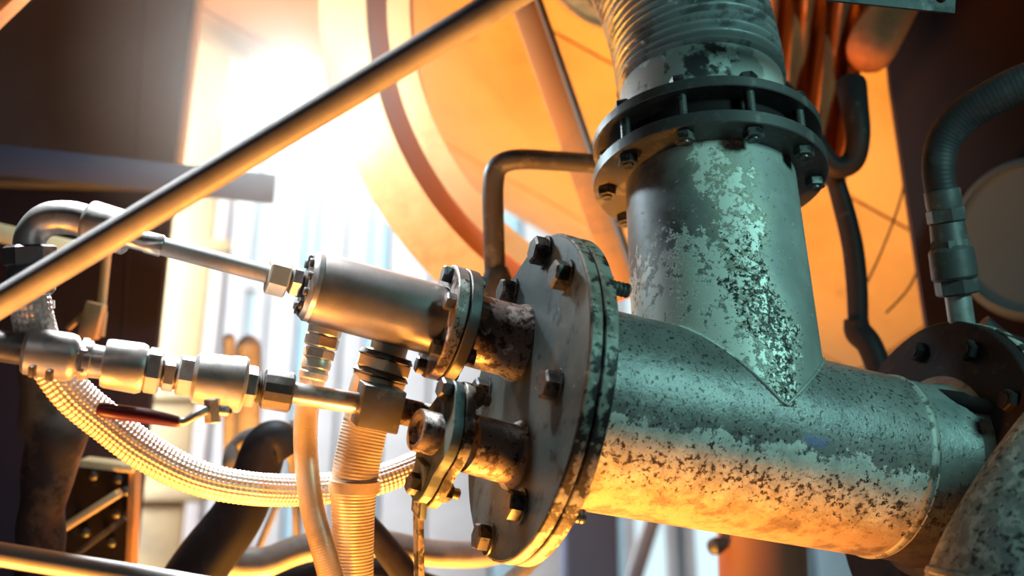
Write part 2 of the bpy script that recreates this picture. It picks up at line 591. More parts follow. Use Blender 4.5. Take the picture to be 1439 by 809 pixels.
def plate_hole(center, axu, axv, axn, w, h, th, holes, n=24):
    """rectangular plate with round holes cut through (boolean-free: filled by bmesh)"""
    bm = bmesh.new()

    def loop(pts):
        vs = [bm.verts.new(p) for p in pts]
        return [bm.edges.new((vs[i], vs[(i + 1) % len(vs)])) for i in range(len(vs))]
    e = loop([center + axu * (x * w / 2) + axv * (y * h / 2) for x, y in ((-1, -1), (1, -1), (1, 1), (-1, 1))])
    for hu, hv, hr in holes:
        e += loop([center + axu * (hu + hr * math.cos(2 * PI * k / n)) + axv * (hv + hr * math.sin(2 * PI * k / n)) for k in range(n)])
    res = bmesh.ops.triangle_fill(bm, use_beauty=True, use_dissolve=False, edges=e)
    fs = [f for f in bm.faces]
    ex = bmesh.ops.extrude_face_region(bm, geom=fs)
    bmesh.ops.translate(bm, verts=[v for v in ex['geom'] if isinstance(v, bmesh.types.BMVert)], vec=axn * th)
    g = Geo()
    bm.verts.index_update()
    g.add([v.co.copy() for v in bm.verts], [[v.index for v in f.verts] for f in bm.faces])
    bm.free()
    return g


WL = {}


def to_mesh(name, g, origin, m, angle=34):
    me = bpy.data.meshes.new(name)
    me.from_pydata([tuple(v - origin) for v in g.v], [], g.f)
    uvl = me.uv_layers.new(name='UVMap')
    flat = []
    for uvs in g.uv:
        for q in uvs:
            flat += [q[0], q[1]]
    uvl.data.foreach_set('uv', flat)
    bm = bmesh.new()
    bm.from_mesh(me)
    bmesh.ops.recalc_face_normals(bm, faces=bm.faces)
    bm.to_mesh(me)
    bm.free()
    me.polygons.foreach_set('use_smooth', [True] * len(me.polygons))
    me.set_sharp_from_angle(angle=math.radians(angle))
    me.materials.append(m)
    return me


def base_of(g):
    n = len(g.v)
    c = Vector((0, 0, 0))
    for v in g.v:
        c += v
    return c / n


def obj(name, g, m, parent=None, label=None, angle=34):
    o_ = base_of(g)
    me = to_mesh(name, g, o_, M[m] if isinstance(m, str) else m, angle)
    o = bpy.data.objects.new(name, me)
    COL.objects.link(o)
    WL[o] = o_
    if parent is not None:
        o.parent = parent
        o.location = o_ - WL[parent]
    else:
        o.location = o_
    if label:
        o['label'] = label
    return o


def tag(o, label, cat=None, group=None, kind=None):
    o['label'] = label
    if cat:
        o['category'] = cat
    if group:
        o['group'] = group
    if kind:
        o['kind'] = kind
    return o


def thing(name, label, cat, loc, group=None):
    o = bpy.data.objects.new(name, None)
    o.empty_display_size = 0.05
    COL.objects.link(o)
    o.location = loc
    WL[o] = Vector(loc)
    return tag(o, label, cat, group)


def rot_to(axis):
    a = Vector(axis).normalized()
    return a.to_track_quat('Z', 'Y').to_matrix().to_4x4()


def place(name, me, parent, loc, axis, spin=0.0, label=None):
    o = bpy.data.objects.new(name, me)
    COL.objects.link(o)
    mtx = Matrix.Translation(loc - WL[parent]) @ rot_to(axis) @ Matrix.Rotation(spin, 4, 'Z')
    o.parent = parent
    o.matrix_basis = mtx
    WL[o] = Vector(loc)
    if label:
        o['label'] = label
    return o


def sub_local(name, me, parent, z=0.0):
    o = bpy.data.objects.new(name, me)
    COL.objects.link(o)
    o.parent = parent
    o.location = (0, 0, z)
    return o


ZA = Vector((0, 0, 1))
O0 = Vector((0, 0, 0))


def local_hex(name, r, h, m, n=6, hole=False):
    """hexagon head standing on z=0, up +Z"""
    if hole:
        p = [(0, r * 0.90), (h * 0.08, r), (h * 0.86, r), (h, r * 0.86), (h, r * 0.52), (h * 0.7, r * 0.50)]
    else:
        p = [(0, r * 0.96), (h * 0.08, r), (h * 0.84, r), (h, r * 0.84)]
    return to_mesh(name, lathe(O0, ZA, p, n, ref=XR), O0, M[m] if isinstance(m, str) else m)


def local_rod(name, r, z0, z1, m, thread=True):
    if thread:
        k = max(4, int(abs(z1 - z0) / 0.0028))
        p = []
        for i in range(k + 1):
            t = z0 + (z1 - z0) * i / k
            p.append((t, r if i % 2 else r * 0.90))
    else:
        p = [(z0, r), (z1, r)]
    return to_mesh(name, lathe(O0, ZA, p, 14, ref=XR), O0, M[m])


# ------------------------------------------------------------------ the setting


def struct(o, label=None):
    o['kind'] = 'structure'
    if label:
        o['label'] = label
    return o


g = Geo().add([(-5, -2, -0.05), (7, -2, -0.05), (7, 7.2, -0.05), (-5, 7.2, -0.05),
               (-5, -2, 0), (7, -2, 0), (7, 7.2, 0), (-5, 7.2, 0)],
              [(0, 1, 2, 3), (4, 5, 6, 7), (0, 1, 5, 4), (1, 2, 6, 5), (2, 3, 7, 6), (3, 0, 4, 7)])
struct(obj('floor', g, 'floor'), 'bare grey concrete floor of the plant hall')

# back wall: a sheet with siding panels and tall daylight windows set in it
YB = 6.4
wall_back = struct(obj('wall_back', obox(Vector((-5, YB + 0.25, 4)), Vector((7, YB + 0.25, 4)), 0.1, 8.0, Vector((0, 1, 0))), 'siding2'),
                   'pale back wall of the hall, out of focus')
EDGES = [(-60, 'siding'), (120, 'siding'), (240, 'siding'), (322, 'window'), (352, 'siding'), (405, 'siding2'),
         (430, 'siding'), (470, 'siding'), (505, 'siding2'), (535, 'siding'), (600, 'siding'), (690, 'siding2'), (735, 'siding'), (795, 'siding2'),
         (880, 'window'), (935, 'siding2'), (960, 'window'), (1010, 'siding2'), (1130, 'siding2'), (1240, 'siding'), (1460, None)]
wi = 0
for (e0, k0), (e1, _) in zip(EDGES[:-1], EDGES[1:]):
    x0, x1 = WY(e0, 560, YB).x, WY(e1, 560, YB).x
    if k0 == 'window':
        wi += 1
        w = obj('window_%d' % wi, obox(Vector((x0 + 0.02, YB + 0.15, 4.0)), Vector((x1 - 0.02, YB + 0.15, 4.0)), 0.02, 6.6, Vector((0, 1, 0))), 'window')
        struct(w, 'tall daylit window strip in the far wall')
        for xx in (x0, x1):
            obj('window_frame', obox(Vector((xx, YB + 0.1, 0.6)), Vector((xx, YB + 0.1, 7.4)), 0.12, 0.05, Vector((0, 1, 0))), 'siding', w)
        for zz in (2.2, 3.1, 4.0, 4.9):
            obj('glazing_bar', obox(Vector((x0, YB + 0.1, zz)), Vector((x1, YB + 0.1, zz)), 0.08, 0.05, Vector((0, 1, 0))), 'siding', w)
    else:
        obj('siding_panel', obox(Vector((x0 + 0.008, YB + 0.12 + 0.02 * rnd.random(), 4.0)), Vector((x1 - 0.008, YB + 0.12 + 0.02 * rnd.random(), 4.0)), 0.06, 7.9, Vector((0, 1, 0)), 0.008), k0, wall_back)

# cream painted column and its neighbours, near the lamp


def vpost(name, px, py, y, w, dep, m, parent=None, z0=0.0, z1=7.0, bev=0.01):
    b = WY(px, py, y)
    return obj(name, obox(Vector((b.x, y, z0)), Vector((b.x, y, z1)), dep, w, Vector((0, 1, 0)), bev), m, parent)


t = thing('steel_column', 'cream painted column with flanges beside the dark panels', 'column', Vector((WY(262, 400, 4.4).x, 4.4, 0)))
vpost('web', 262, 400, 4.45, 0.10, 0.14, 'cream', t)
vpost('flange_plate', 262, 400, 4.36, 0.17, 0.02, 'cream', t)
for k, pz in enumerate((1.95, 2.25, 2.62, 3.2)):
    b = WY(262, 400, 4.36)
    obj('batten', obox(Vector((b.x - 0.10, 4.34, pz)), Vector((b.x + 0.16, 4.34, pz)), 0.03, 0.05, Vector((0, 1, 0)), 0.004), 'cream', t)
o = vpost('column_pipe', 300, 420, 4.9, 0.09, 0.09, 'siding')
tag(o, 'pale upright duct next to the cream column', 'duct')

# left partition: dark grey upper panel, plum lower panel
YP = 2.75


def yquad(name, pts, y, th, m, parent=None):
    return obj(name, prism([WY(a, b, y) for a, b in pts], Vector((0, th, 0)), 0.003), m, parent)


wl = struct(yquad('wall_left', [(-620, -60), (281, -60), (241, 262), (-620, 240)], YP, 0.03, 'wallpanel'), 'dark grey partition panel at upper left')
yquad('panel_joint', [(203, -60), (206, -60), (190, 245), (187, 245)], YP - 0.004, 0.006, 'lowpanel', wl)
yquad('panel_edge_strip', [(281, -60), (290, -60), (250, 262), (241, 262)], YP, 0.03, 'siding', wl)
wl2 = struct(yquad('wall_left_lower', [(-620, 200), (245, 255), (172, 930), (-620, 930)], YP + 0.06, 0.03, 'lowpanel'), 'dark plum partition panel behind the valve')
yquad('panel_joint', [(181, 300), (184, 300), (166, 600), (163, 600)], YP + 0.056, 0.006, 'beam', wl2)
o = obj('corner_beam', obox(P(-40, 50, 2.1), P(60, -45, 2.1), 0.05, S(26, 2.1), FW, 0.003), 'strut')
tag(o, 'small rust orange beam cutting the top left corner', 'beam')
o = obj('cross_beam', obox(P(-500, 172, 2.3), P(384, 266, 2.62), 0.05, S(42, 2.5), FW, 0.002), 'beam')
tag(o, 'dark navy cross beam ending beside the bright lamp', 'beam')
t = thing('slatted_lower_rail', 'amber lit rail behind the elbow fitting at far left', 'rail', P(30, 330, 2.3))
obj('rail', obox(P(-40, 318, 2.3), P(108, 352, 2.35), 0.03, S(26, 2.3), FW, 0.003), 'cream', t)

wr = struct(obj('dark_panel_right', prism([P(1236, -60, 2.47), P(1252, 120, 2.47), P(1266, 215, 2.47), P(1330, 640, 2.47), P(1345, 760, 2.47), P(1650, 760, 2.47), P(1650, -60, 2.47)], FW * 0.02, 0.003), 'maroon'), 'dark maroon panel at right behind the riser hose')  # flat dark sheet in front of the tank's right side

# ------------------------------------------------------------------ tank behind
e = Vector((0.873, 0.487))
mm = Vector((0.487, -0.873))
alpha = math.atan((((185 - 719.5) * mm.x + (0 - 404.5) * mm.y)) / FPX)
TR, TD = 1.6, 4.4
beta = math.asin(TR / TD)
ang = alpha + beta
AX0 = C(mm.x * TD * math.sin(ang), mm.y * TD * math.sin(ang), TD * math.cos(ang))
AXD = (XR * e.x - UP * e.y).normalized()
ta = thing('storage_tank', 'huge horizontal clad tank glowing amber overhead behind the pipework', 'tank', AX0)
a_, r_, d_ = frame(AXD)
obj('shell', lathe(AX0 - AXD * 3.2, AXD, [(0, TR - 0.012), (6.4, TR - 0.012)], 96), 'seam', ta)


def tank_pt(s, th, rr):
    return AX0 + AXD * s + (r_ * math.cos(th) + d_ * math.sin(th)) * rr


ss = [-3.2, -2.25, -1.25, -0.62, 0.18, 0.95, 1.75, 3.2]
ths = [-1.7, -1.25, -0.8, -0.36, 0.05, 0.46, 0.88, 1.3, 1.75]
for i in range(len(ss) - 1):
    for j in range(len(ths) - 1):
        g = Geo()
        dth = 0.006 + 0.004 * rnd.random()
        s0, s1, t0, t1 = ss[i] + 0.006, ss[i + 1] - 0.006, ths[j] + 0.003, ths[j + 1] - 0.003
        nn = 8
        vs = []
        for k in range(nn + 1):
            th = t0 + (t1 - t0) * k / nn
            for s in (s0, s1):
                vs.append(tank_pt(s, th, TR + dth))
                vs.append(tank_pt(s, th, TR - 0.012))
        fs = []
        for k in range(nn):
            b = k * 4
            fs += [(b, b + 2, b + 6, b + 4), (b, b + 1, b + 5, b + 4), (b + 2, b + 3, b + 7, b + 6)]
        fs += [(0, 1, 3, 2), (nn * 4, nn * 4 + 1, nn * 4 + 3, nn * 4 + 2)]
        g.add(vs, fs)
        obj('cladding_panel', g, 'tank', ta, angle=50)

# curved hoop beam in front of the tank
HC = (1000.0, 0.0)
HD = 2.45
th_ = thing('hoop_beam', 'curved amber steel hoop beam sweeping under the tank', 'beam', P(480, 170, HD))


def arcband(r0, r1, d0, d1, a0, a1, n=44):
    g = Geo()
    vs, fs = [], []
    for k in range(n + 1):
        a = math.radians(a0 + (a1 - a0) * k / n)
        for rr, dd in ((r0, d0), (r1, d0), (r1, d1), (r0, d1)):
            c0 = P(HC[0], HC[1], HD)
            q = c0 + (XR * math.cos(a) - UP * math.sin(a)) * S(rr, HD) + FW * (dd - HD)
            vs.append(q)
    for k in range(n):
        b = k * 4
        for i in range(4):
            fs.append((b + i, b + (i + 1) % 4, b + 4 + (i + 1) % 4, b + 4 + i))
    fs += [(0, 1, 2, 3), (n * 4, n * 4 + 1, n * 4 + 2, n * 4 + 3)]
    return g.add(vs, fs)


obj('outer_flange', arcband(486, 553, HD, HD + 0.02, 196, 116), 'hoop', th_, angle=50)
obj('web', arcband(452, 492, HD + 0.07, HD + 0.085, 196, 116), 'brown', th_, angle=50)  # web coloured dark brown to stand in for shade between the flanges
obj('inner_flange', arcband(426, 458, HD + 0.02, HD + 0.12, 196, 116), 'hoop', th_, angle=50)

# straight strut between hoop and pipework
t = thing('tank_strut', 'straight brown orange strut slanting down beside the bellows', 'beam', P(780, 110, 2.45))
obj('strut_face', obox(P(722, -30, 2.42), P(880, 420, 2.42), 0.012, S(34, 2.4), FW, 0.002), 'strut', t)
obj('strut_web', obox(P(745, -30, 2.47), P(903, 420, 2.47), 0.10, S(6, 2.4), FW, 0.001), 'dark', t)

# dark bent bracket pipe
t = thing('bent_pipe', 'dark bent pipe rising behind the actuator and turning right', 'pipe', P(695, 390, 2.05))
pth = spline(px_path([(697, 420, 2.05, 15), (694, 330, 2.05, 15), (693, 262, 2.05, 15), (700, 234, 2.05, 15), (727, 224, 2.05, 14.5),
                      (780, 226, 2.07, 14), (850, 231, 2.1, 14)]), 8)
obj('tube', sweep(pth, 20), 'dark', t)
obj('foot_collar', lathe(P(699, 402, 2.05), P(693, 300, 2.05) - P(699, 402, 2.05), [(-0.03, 0.028), (0.0, 0.028), (0.03, 0.018)], 24), 'dark', t)

# insulated pipe mouth at the top
t = thing('insulated_pipe', 'rough insulated pipe mouth with metal band beside the bellows top', 'pipe', P(845, -45, 2.5))
ax = (XR * -0.32 - UP * 0.62 - FW * 0.70).normalized()
c0 = P(872, -76, 2.5)
obj('metal_band', lathe(c0, ax, [(-0.35, S(137, 2.5)), (0.0, S(137, 2.5)), (0.0, S(130, 2.5)), (-0.04, S(128, 2.5))], 64, cap1=False), 'wrap', t)


def lump(th, s, r):
    return r * (1 + 0.05 * math.sin(5 * th + 30 * s) + 0.04 * math.sin(11 * th - 17 * s))


ringpath = []
_, ra, rb = frame(ax)
for k in range(49):
    a = 2 * PI * k / 48
    ringpath.append((c0 + (ra * math.cos(a) + rb * math.sin(a)) * S(106, 2.5), S(19, 2.5)))
obj('insulation_roll', sweep(ringpath, 14, False, lump), 'wrap', t)
obj('core', lathe(c0 - ax * 0.03, ax, [(-0.3, S(94, 2.5)), (0.0, S(94, 2.5)), (0.015, S(84, 2.5)), (0.0, S(72, 2.5)), (0.012, S(58, 2.5)), (0.0, S(40, 2.5)), (0.01, 0.01)], 48), 'wrap', t)

# ------------------------------------------------------------------ main tee pipe
RC = C(0.014, 0.1355, 1.62)                     # centre of the cover face
RE = P(1305, 668, 1.80)                         # centre of the far flange
RD = (RE - RC).normalized()
RL = (RE - RC).length
tee = thing('tee_pipe', 'large weathered teal grey steel tee pipe in the middle', 'pipe', RC.lerp(RE, 0.5))
prof = []
nseg = 30
for k in range(nseg + 1):
    s = 0.05 + (RL - 0.075 - 0.05) * k / nseg
    prof.append((s, 0.131 - 0.006 * s / RL))
obj('run_pipe', lathe(RC, RD, prof, 72), 'run', tee)
# weld bead and neck at the far end
sw = RL - 0.085
obj('weld_bead', lathe(RC, RD, [(sw - 0.006, 0.1255), (sw - 0.003, 0.1278), (sw + 0.001, 0.1282), (sw + 0.005, 0.1275), (sw + 0.008, 0.125)], 72, cap0=False, cap1=False), 'weld', tee)
obj('neck', lathe(RC, RD, [(sw, 0.1254), (sw + 0.05, 0.1252), (sw + 0.075, 0.130), (RL, 0.142)], 72), 'neck', tee)
# near flange ring behind the cover
obj('near_flange', ring(RC, RD, 0.0185, 0.036, 0.128, 0.2095, 80), 'rim', tee)
obj('near_weld', lathe(RC, RD, [(0.034, 0.138), (0.042, 0.137), (0.052, 0.1315)], 72, cap0=False, cap1=False), 'weld', tee)
# far flange
obj('far_flange', disc(RC, RD, RL, RL + 0.022, 0.222, 80, 0.002), 'black', tee)
obj('far_flange_edge', ring(RC, RD, RL + 0.0225, RL + 0.040, 0.12, 0.224, 80), 'rim', tee)

# branch: springs from the run, leaning up and away
BB = RC + RD * ((P(1031, 612, 1.71) - RC).dot(RD))
BT = P(997, 250, 1.875)
BD = (BT - BB).normalized()
BL = (BT - BB).length
prof = []
for k in range(25):
    s = BL * k / 24
    prof.append((s, 0.129 - 0.006 * s / BL))
obj('branch_pipe', lathe(BB, BD, prof, 72, dn=XR), 'branch', tee)
# saddle weld where branch meets run
sad = []
a_b, r_b, d_b = frame(BD)
for k in range(97):
    th = 2 * PI * k / 96
    base = BB + (r_b * math.cos(th) + d_b * math.sin(th)) * 0.1285
    # climb along BD until outside the run
    lo, hi = 0.0, 0.3
    for _ in range(22):
        mid = (lo + hi) / 2
        q = base + BD * mid
        v = q - RC
        rad = (v - RD * v.dot(RD)).length
        if rad < 0.1285:
            lo = mid
        else:
            hi = mid
    sad.append((base + BD * (hi - 0.0005), 0.0024))
obj('saddle_weld', sweep(sad, 8, False), 'branch', tee)
# branch flange
obj('branch_flange', ring(BT, BD, -0.010, 0.010, 0.118, 0.170, 72), 'dark', tee)

# ------------------------------------------------------------------ cover plate with stubs
cov = thing('cover_plate', 'round blind cover plate bolted to the near end of the tee', 'flange', RC)
obj('disc', disc(RC, RD, 0.0, 0.0165, 0.2085, 80, 0.002), 'plate', cov)
obj('edge_band', ring(RC, RD, 0.001, 0.0158, 0.2, 0.2100, 80), 'rim', cov)
mh = local_hex('bolt', 0.0185, 0.017, 'bolt')
ms = local_rod('bolt_shank', 0.0095, -0.085, 0.004, 'bolt')
mn = local_hex('nut', 0.0180, 0.016, 'bolt')
mw = to_mesh('washer', lathe(O0, ZA, [(0, 0.022), (0.003, 0.022)], 24, ref=XR), O0, M['bolt'])
BP = [(768, 349), (797, 389), (721, 412), (783, 543), (684, 551), (733, 711), (688, 756), (655, 655)]
for k, (bx, by) in enumerate(BP):
    q = HIT(bx, by, RC, RD)
    v = q - RC
    if v.length > 0.187:
        q = RC + v.normalized() * 0.187
    b = place('bolt', mh, cov, q - RD * 0.003, -RD, 0.3 * k)
    sub_local('washer', mw, b, -0.003)
    sub_local('bolt_shank', ms, b)
    sub_local('nut', mn, b, -0.058)

# upper stub with its ring flange
UA = HIT(731, 482, RC, RD)
UB = P(430, 400, (UA - CAM).dot(FW) - 0.085)
UD = (UB - UA).normalized()
UL = (UB - UA).length


def along(A, B, px):
    """distance from A along AB where the line passes photograph column px"""
    lo, hi = -0.3, 1.6
    f = lambda t: 719.5 + FPX * (A.lerp(B, t) - CAM).dot(XR) / (A.lerp(B, t) - CAM).dot(FW)
    sgn = 1 if f(1) > f(0) else -1
    for _ in range(40):
        m_ = (lo + hi) / 2
        if (f(m_) - px) * sgn < 0:
            lo = m_
        else:
            hi = m_
    return lo * (B - A).length


u = lambda px: along(UA, UB, px)
obj('upper_stub', lathe(UA, UD, [(-0.02, 0.052), (0.006, 0.0515), (0.014, 0.048), (u(655), 0.047)], 48), 'stub', cov)
# lower stub
LA = HIT(726, 640, RC, RD)
LB = P(600, 607, (LA - CAM).dot(FW) - 0.055)
LD = (LB - LA).normalized()
l = lambda px: along(LA, LB, px)
obj('lower_stub', lathe(LA, LD, [(-0.02, 0.044), (0.004, 0.044), (0.012, 0.0375), (l(655), 0.0365)], 48), 'stub', cov)

# ------------------------------------------------------------------ actuator
act = thing('actuator', 'smooth grey hydraulic actuator cylinder bolted to the cover', 'actuator', UA.lerp(UB, 0.6))
fl = u(650)
obj('stub_flange', disc(UA, UD, fl, fl + 0.016, 0.0745, 56), 'dark', act)
obj('barrel_flange', disc(UA, UD, fl + 0.018, fl + 0.034, 0.0745, 56), 'stub', act)
be = u(434)
obj('barrel', lathe(UA, UD, [(fl + 0.03, 0.0455), (be - 0.012, 0.0455), (be - 0.008, 0.0435), (be - 0.006, 0.0435)], 64), 'barrel', act)
obj('end_cap', lathe(UA, UD, [(be - 0.008, 0.0445), (be - 0.002, 0.0445), (be, 0.042), (be + 0.004, 0.040)], 64), 'steel', act)
mcap = local_hex('cap_screw', 0.0055, 0.006, 'bolt', 12)
ua, ur, ud = frame(UD)
for k in range(10):
    th = 2 * PI * k / 10 + 0.2
    place('cap_screw', mcap, act, UA + UD * (be + 0.003) + (ur * math.cos(th) + ud * math.sin(th)) * 0.033, UD)
obj('gland', lathe(UA, UD, [(be, 0.017), (be + 0.008, 0.017), (be + 0.009, 0.013), (u(404), 0.0125)], 24), 'dark', act)
obj('seal_ring', hexa(UA, UD, be + 0.010, u(408) , 0.0185), 'steel', act)
mh2 = local_hex('flange_bolt', 0.0115, 0.012, 'dark')
mh3 = local_hex('flange_nut', 0.0115, 0.011, 'bolt')
for k in range(6):
    th = 2 * PI * k / 6 + 0.55
    q = UA + UD * (fl + 0.034) + (ur * math.cos(th) + ud * math.sin(th)) * 0.0605
    b = place('flange_bolt', mh2, act, q, UD, 0.4 * k)
    sub_local('flange_nut', mh3, b, -0.045)

# rod and nut
rod = thing('piston_rod', 'thin pale rod with hex nut between actuator and elbow', 'rod', P(290, 362, 1.55))
obj('hex_nut', hexa(UA, UD, u(405), u(376), 0.0235, None, 0.35), 'nut', rod)
RX = UA + UD * u(376)
R2 = P(190, 336, (RX - CAM).dot(FW) - 0.04)
RXD = (R2 - RX).normalized()
rx = lambda px: along(RX, R2, px)
obj('rod', lathe(RX, RXD, [(-0.004, 0.0112), (rx(225), 0.0112)], 28), 'tube', rod)
obj('coupling', lathe(RX, RXD, [(rx(228), 0.0125), (rx(226), 0.0135), (rx(205), 0.0135), (rx(203), 0.0125), (rx(170), 0.0125)], 28), 'steel', rod)

# elbow fitting
dE = (R2 - CAM).dot(FW) - 0.005
elb = thing('elbow_fitting', 'white lit pipe elbow at far left behind the long tube', 'pipe fitting', P(60, 330, dE))  # plain grey metal, whitened on top by the overhead spot
E0 = P(190, 331, dE)
E1 = P(120, 311, dE)
ED = (E1 - E0).normalized()
ex = lambda px: along(E0, E1, px)
obj('socket', lathe(E0, ED, [(ex(182), 0.012), (ex(181), 0.024), (ex(178), 0.0265), (ex(128), 0.0275), (ex(124), 0.026), (ex(120), 0.021)], 40), 'valve', elb)
pth = spline(px_path([(130, 314, dE, 24), (100, 306, dE, 24), (68, 308, dE, 24), (47, 325, dE, 23), (41, 350, dE, 23), (41, 392, dE, 23)]), 8)
obj('bend', sweep(pth, 28), 'valve', elb)
UN = P(41, 330, dE)
UND = (P(45, 440, dE) - UN).normalized()
k_ = dE / FPX
obj('union_nut', hexa(UN, UND, 14 * k_, 44 * k_, 36 * k_, None, 0.2), 'dark', elb)
obj('union_collar', lathe(UN, UND, [(44 * k_, 30 * k_), (56 * k_, 33 * k_), (78 * k_, 33 * k_), (86 * k_, 26 * k_)], 32), 'dark', elb)
obj('clamp_ring', lathe(UN, UND, [(92 * k_, 27 * k_), (93 * k_, 31 * k_), (104 * k_, 31 * k_), (105 * k_, 27 * k_)], 32), 'steel', elb)

# ------------------------------------------------------------------ hoses


def braidfn(pitch, ncell, amp):
    def fn(th, s, r):
        a = math.sin(ncell * th + 2 * PI * s / pitch)
        b = math.sin(ncell * th - 2 * PI * s / pitch)
        return r * (1 + amp * (a * b)) + 0.0
    return fn


def corr(pitch, amp):
    def fn(th, s, r):
        return r * (1 + amp * math.sin(2 * PI * s / pitch))
    return fn


t = thing('braided_hose', 'steel braided hose sagging from the elbow across to the cover', 'hose', P(280, 670, 1.6))
pth = spline(px_path([(42, 415, 1.51, 27), (47, 450, 1.515, 28), (62, 495, 1.56, 28), (100, 551, 1.575, 28), (150, 594, 1.59, 27.5), (205, 635, 1.60, 26.5), (275, 670, 1.61, 24.5),
                      (350, 686, 1.63, 23), (430, 688, 1.69, 22), (510, 679, 1.715, 21), (570, 660, 1.735, 20), (640, 628, 1.76, 20)]), 12)
pth = resample(pth, 0.0010)
obj('braid', sweep(pth, 132, True, braidfn(0.0120, 11, 0.05)), 'braid', t, angle=80)

t = thing('slim_hose', 'slim corrugated metal hose hanging from the actuator end', 'hose', P(432, 640, 1.62))
q0 = P(462, 440, 1.63)
q1 = P(436, 545, 1.62)
qd = (q1 - q0).normalized()
kq = 1.62 / FPX
obj('port_boss', lathe(q0, qd, [(0, 24 * kq), (30 * kq, 24 * kq), (33 * kq, 21 * kq)], 28), 'nut', t)
obj('hex_collar', hexa(q0, qd, 32 * kq, 50 * kq, 26 * kq), 'hose', t)
obj('neck_nut', hexa(q0, qd, 51 * kq, 66 * kq, 23 * kq, None, 0.4), 'hose', t)
obj('ferrule', lathe(q0, qd, [(64 * kq, 18 * kq), (70 * kq, 21 * kq), (78 * kq, 21 * kq), (80 * kq, 19 * kq), (84 * kq, 19 * kq), (86 * kq, 21 * kq), (94 * kq, 20 * kq),
                              (96 * kq, 18 * kq), (112 * kq, 18 * kq)], 28), 'hose', t)
pth = spline(px_path([(436, 545, 1.62, 17), (430, 585, 1.615, 17), (430, 640, 1.61, 17), (438, 710, 1.59, 17), (455, 775, 1.575, 17.5), (478, 860, 1.57, 18), (500, 960, 1.57, 18)]), 12)
pth = resample(pth, 0.0007)
obj('hose_body', sweep(pth, 28, True, corr(0.0032, 0.006)), 'hose', t, angle=80)

t = thing('thick_hose', 'thick ribbed metal hose with a clamp band under the actuator', 'hose', P(500, 680, 1.64))
q0 = P(552, 470, 1.655)
q1 = P(512, 600, 1.645)
qd = (q1 - q0).normalized()
kq = 1.65 / FPX
obj('port_boss', lathe(q0, qd, [(0, 27 * kq), (26 * kq, 27 * kq), (28 * kq, 30 * kq), (34 * kq, 30 * kq)], 32), 'nut', t)
obj('hex_collar', hexa(q0, qd, 34 * kq, 56 * kq, 42 * kq, None, 0.15), 'hose', t)
obj('gasket_ring', lathe(q0, qd, [(28 * kq, 36 * kq), (35 * kq, 40 * kq), (38 * kq, 36 * kq)], 32), 'dark', t)
obj('lower_gasket', lathe(q0, qd, [(54 * kq, 36 * kq), (60 * kq, 41 * kq), (64 * kq, 36 * kq)], 32), 'dark', t)
obj('ferrule', lathe(q0, qd, [(60 * kq, 33 * kq), (64 * kq, 38 * kq), (98 * kq, 37 * kq), (104 * kq, 33 * kq), (130 * kq, 33 * kq)], 36), 'hose', t)
pth = spline(px_path([(518, 575, 1.648, 32), (508, 620, 1.643, 32.5), (500, 660, 1.64, 32.5), (497, 690, 1.64, 32), (496, 740, 1.64, 30), (496, 809, 1.64, 29), (497, 960, 1.64, 29)]), 14)
pth = resample(pth, 0.0008)
obj('hose_body', sweep(pth, 36, True, corr(0.0042, 0.008)), 'hose', t, angle=80)
q2 = P(498, 681, 1.64)
qd2 = (P(496, 720, 1.64) - q2).normalized()
obj('clamp_band', lathe(q2, qd2, [(-7 * kq, 32 * kq), (-7 * kq, 36 * kq), (9 * kq, 36 * kq), (9 * kq, 32 * kq)], 40), 'hose', t)

# ------------------------------------------------------------------ long diagonal tube, low tube
o = obj('long_tube', lathe(P(-360, 641, 1.38), P(1090, -229, 1.28) - P(-360, 641, 1.38), [(0, S(21, 1.35)), ((P(1090, -229, 1.28) - P(-360, 641, 1.38)).length, S(21.5, 1.3))], 40), 'tube')
tag(o, 'long smooth tube crossing diagonally in front at upper left', 'tube')
o = obj('low_tube', lathe(P(-300, 729, 1.42), P(620, 881, 1.42) - P(-300, 729, 1.42), [(0, S(17, 1.42)), ((P(620, 881, 1.42) - P(-300, 729, 1.42)).length, S(17, 1.42))], 32), 'tube')
tag(o, 'smooth tube at the bottom left corner', 'tube')

# ------------------------------------------------------------------ valve line
VA = P(0, 486, 1.49)
VB = P(535, 572, 1.60)
VD = (VB - VA).normalized()
v = lambda px: along(VA, VB, px)


def kv(px):
    tt = v(px) / (VB - VA).length
    return (1.49 + 0.11 * tt) / FPX


def seg(name, pts, m, parent, n=36, label=None):
    return obj(name, lathe(VA, VD, [(v(x), r * kv(x)) for x, r in pts], n), m, parent, label)


def hexseg(name, x0, x1, r, m, parent, ph=0.2):
    return obj(name, hexa(VA, VD, v(x0), v(x1), r * kv(x0), None, ph), m, parent)


val = thing('ball_valve', 'top lit ball valve line with union nuts at left', 'valve', P(200, 520, 1.52))  # bare grey bodies; the light from above makes their tops white
seg('inlet_pipe', [(-60, 22), (40, 22)], 'dark', val)
seg('inlet_body', [(32, 22), (34, 30), (39, 34), (96, 34), (104, 32), (109, 27)], 'valve', val)
for xx, yy in ((46, 513), (70, 519)):
    a0 = P(xx, yy, 1.45)
    obj('slot_key', obox(a0, P(xx - 1, yy + 16, 1.452), 0.012, 0.007, FW, 0.002), 'dark', val)
seg('throat', [(104, 25), (116, 24), (118, 28), (127, 28), (129, 24), (150, 23)], 'steel', val)
hexseg('throat_nut', 111, 124, 30, 'valve', val, 0.5)
seg('body_half', [(144, 24), (146, 33), (152, 35), (196, 36), (203, 33), (205, 28)], 'valve', val)
hexseg('body_nut', 204, 227, 33, 'steel', val)
hexseg('nipple_hex', 229, 247, 26, 'steel', val, 0.5)
seg('nipple', [(200, 22), (400, 20)], 'dark', val)
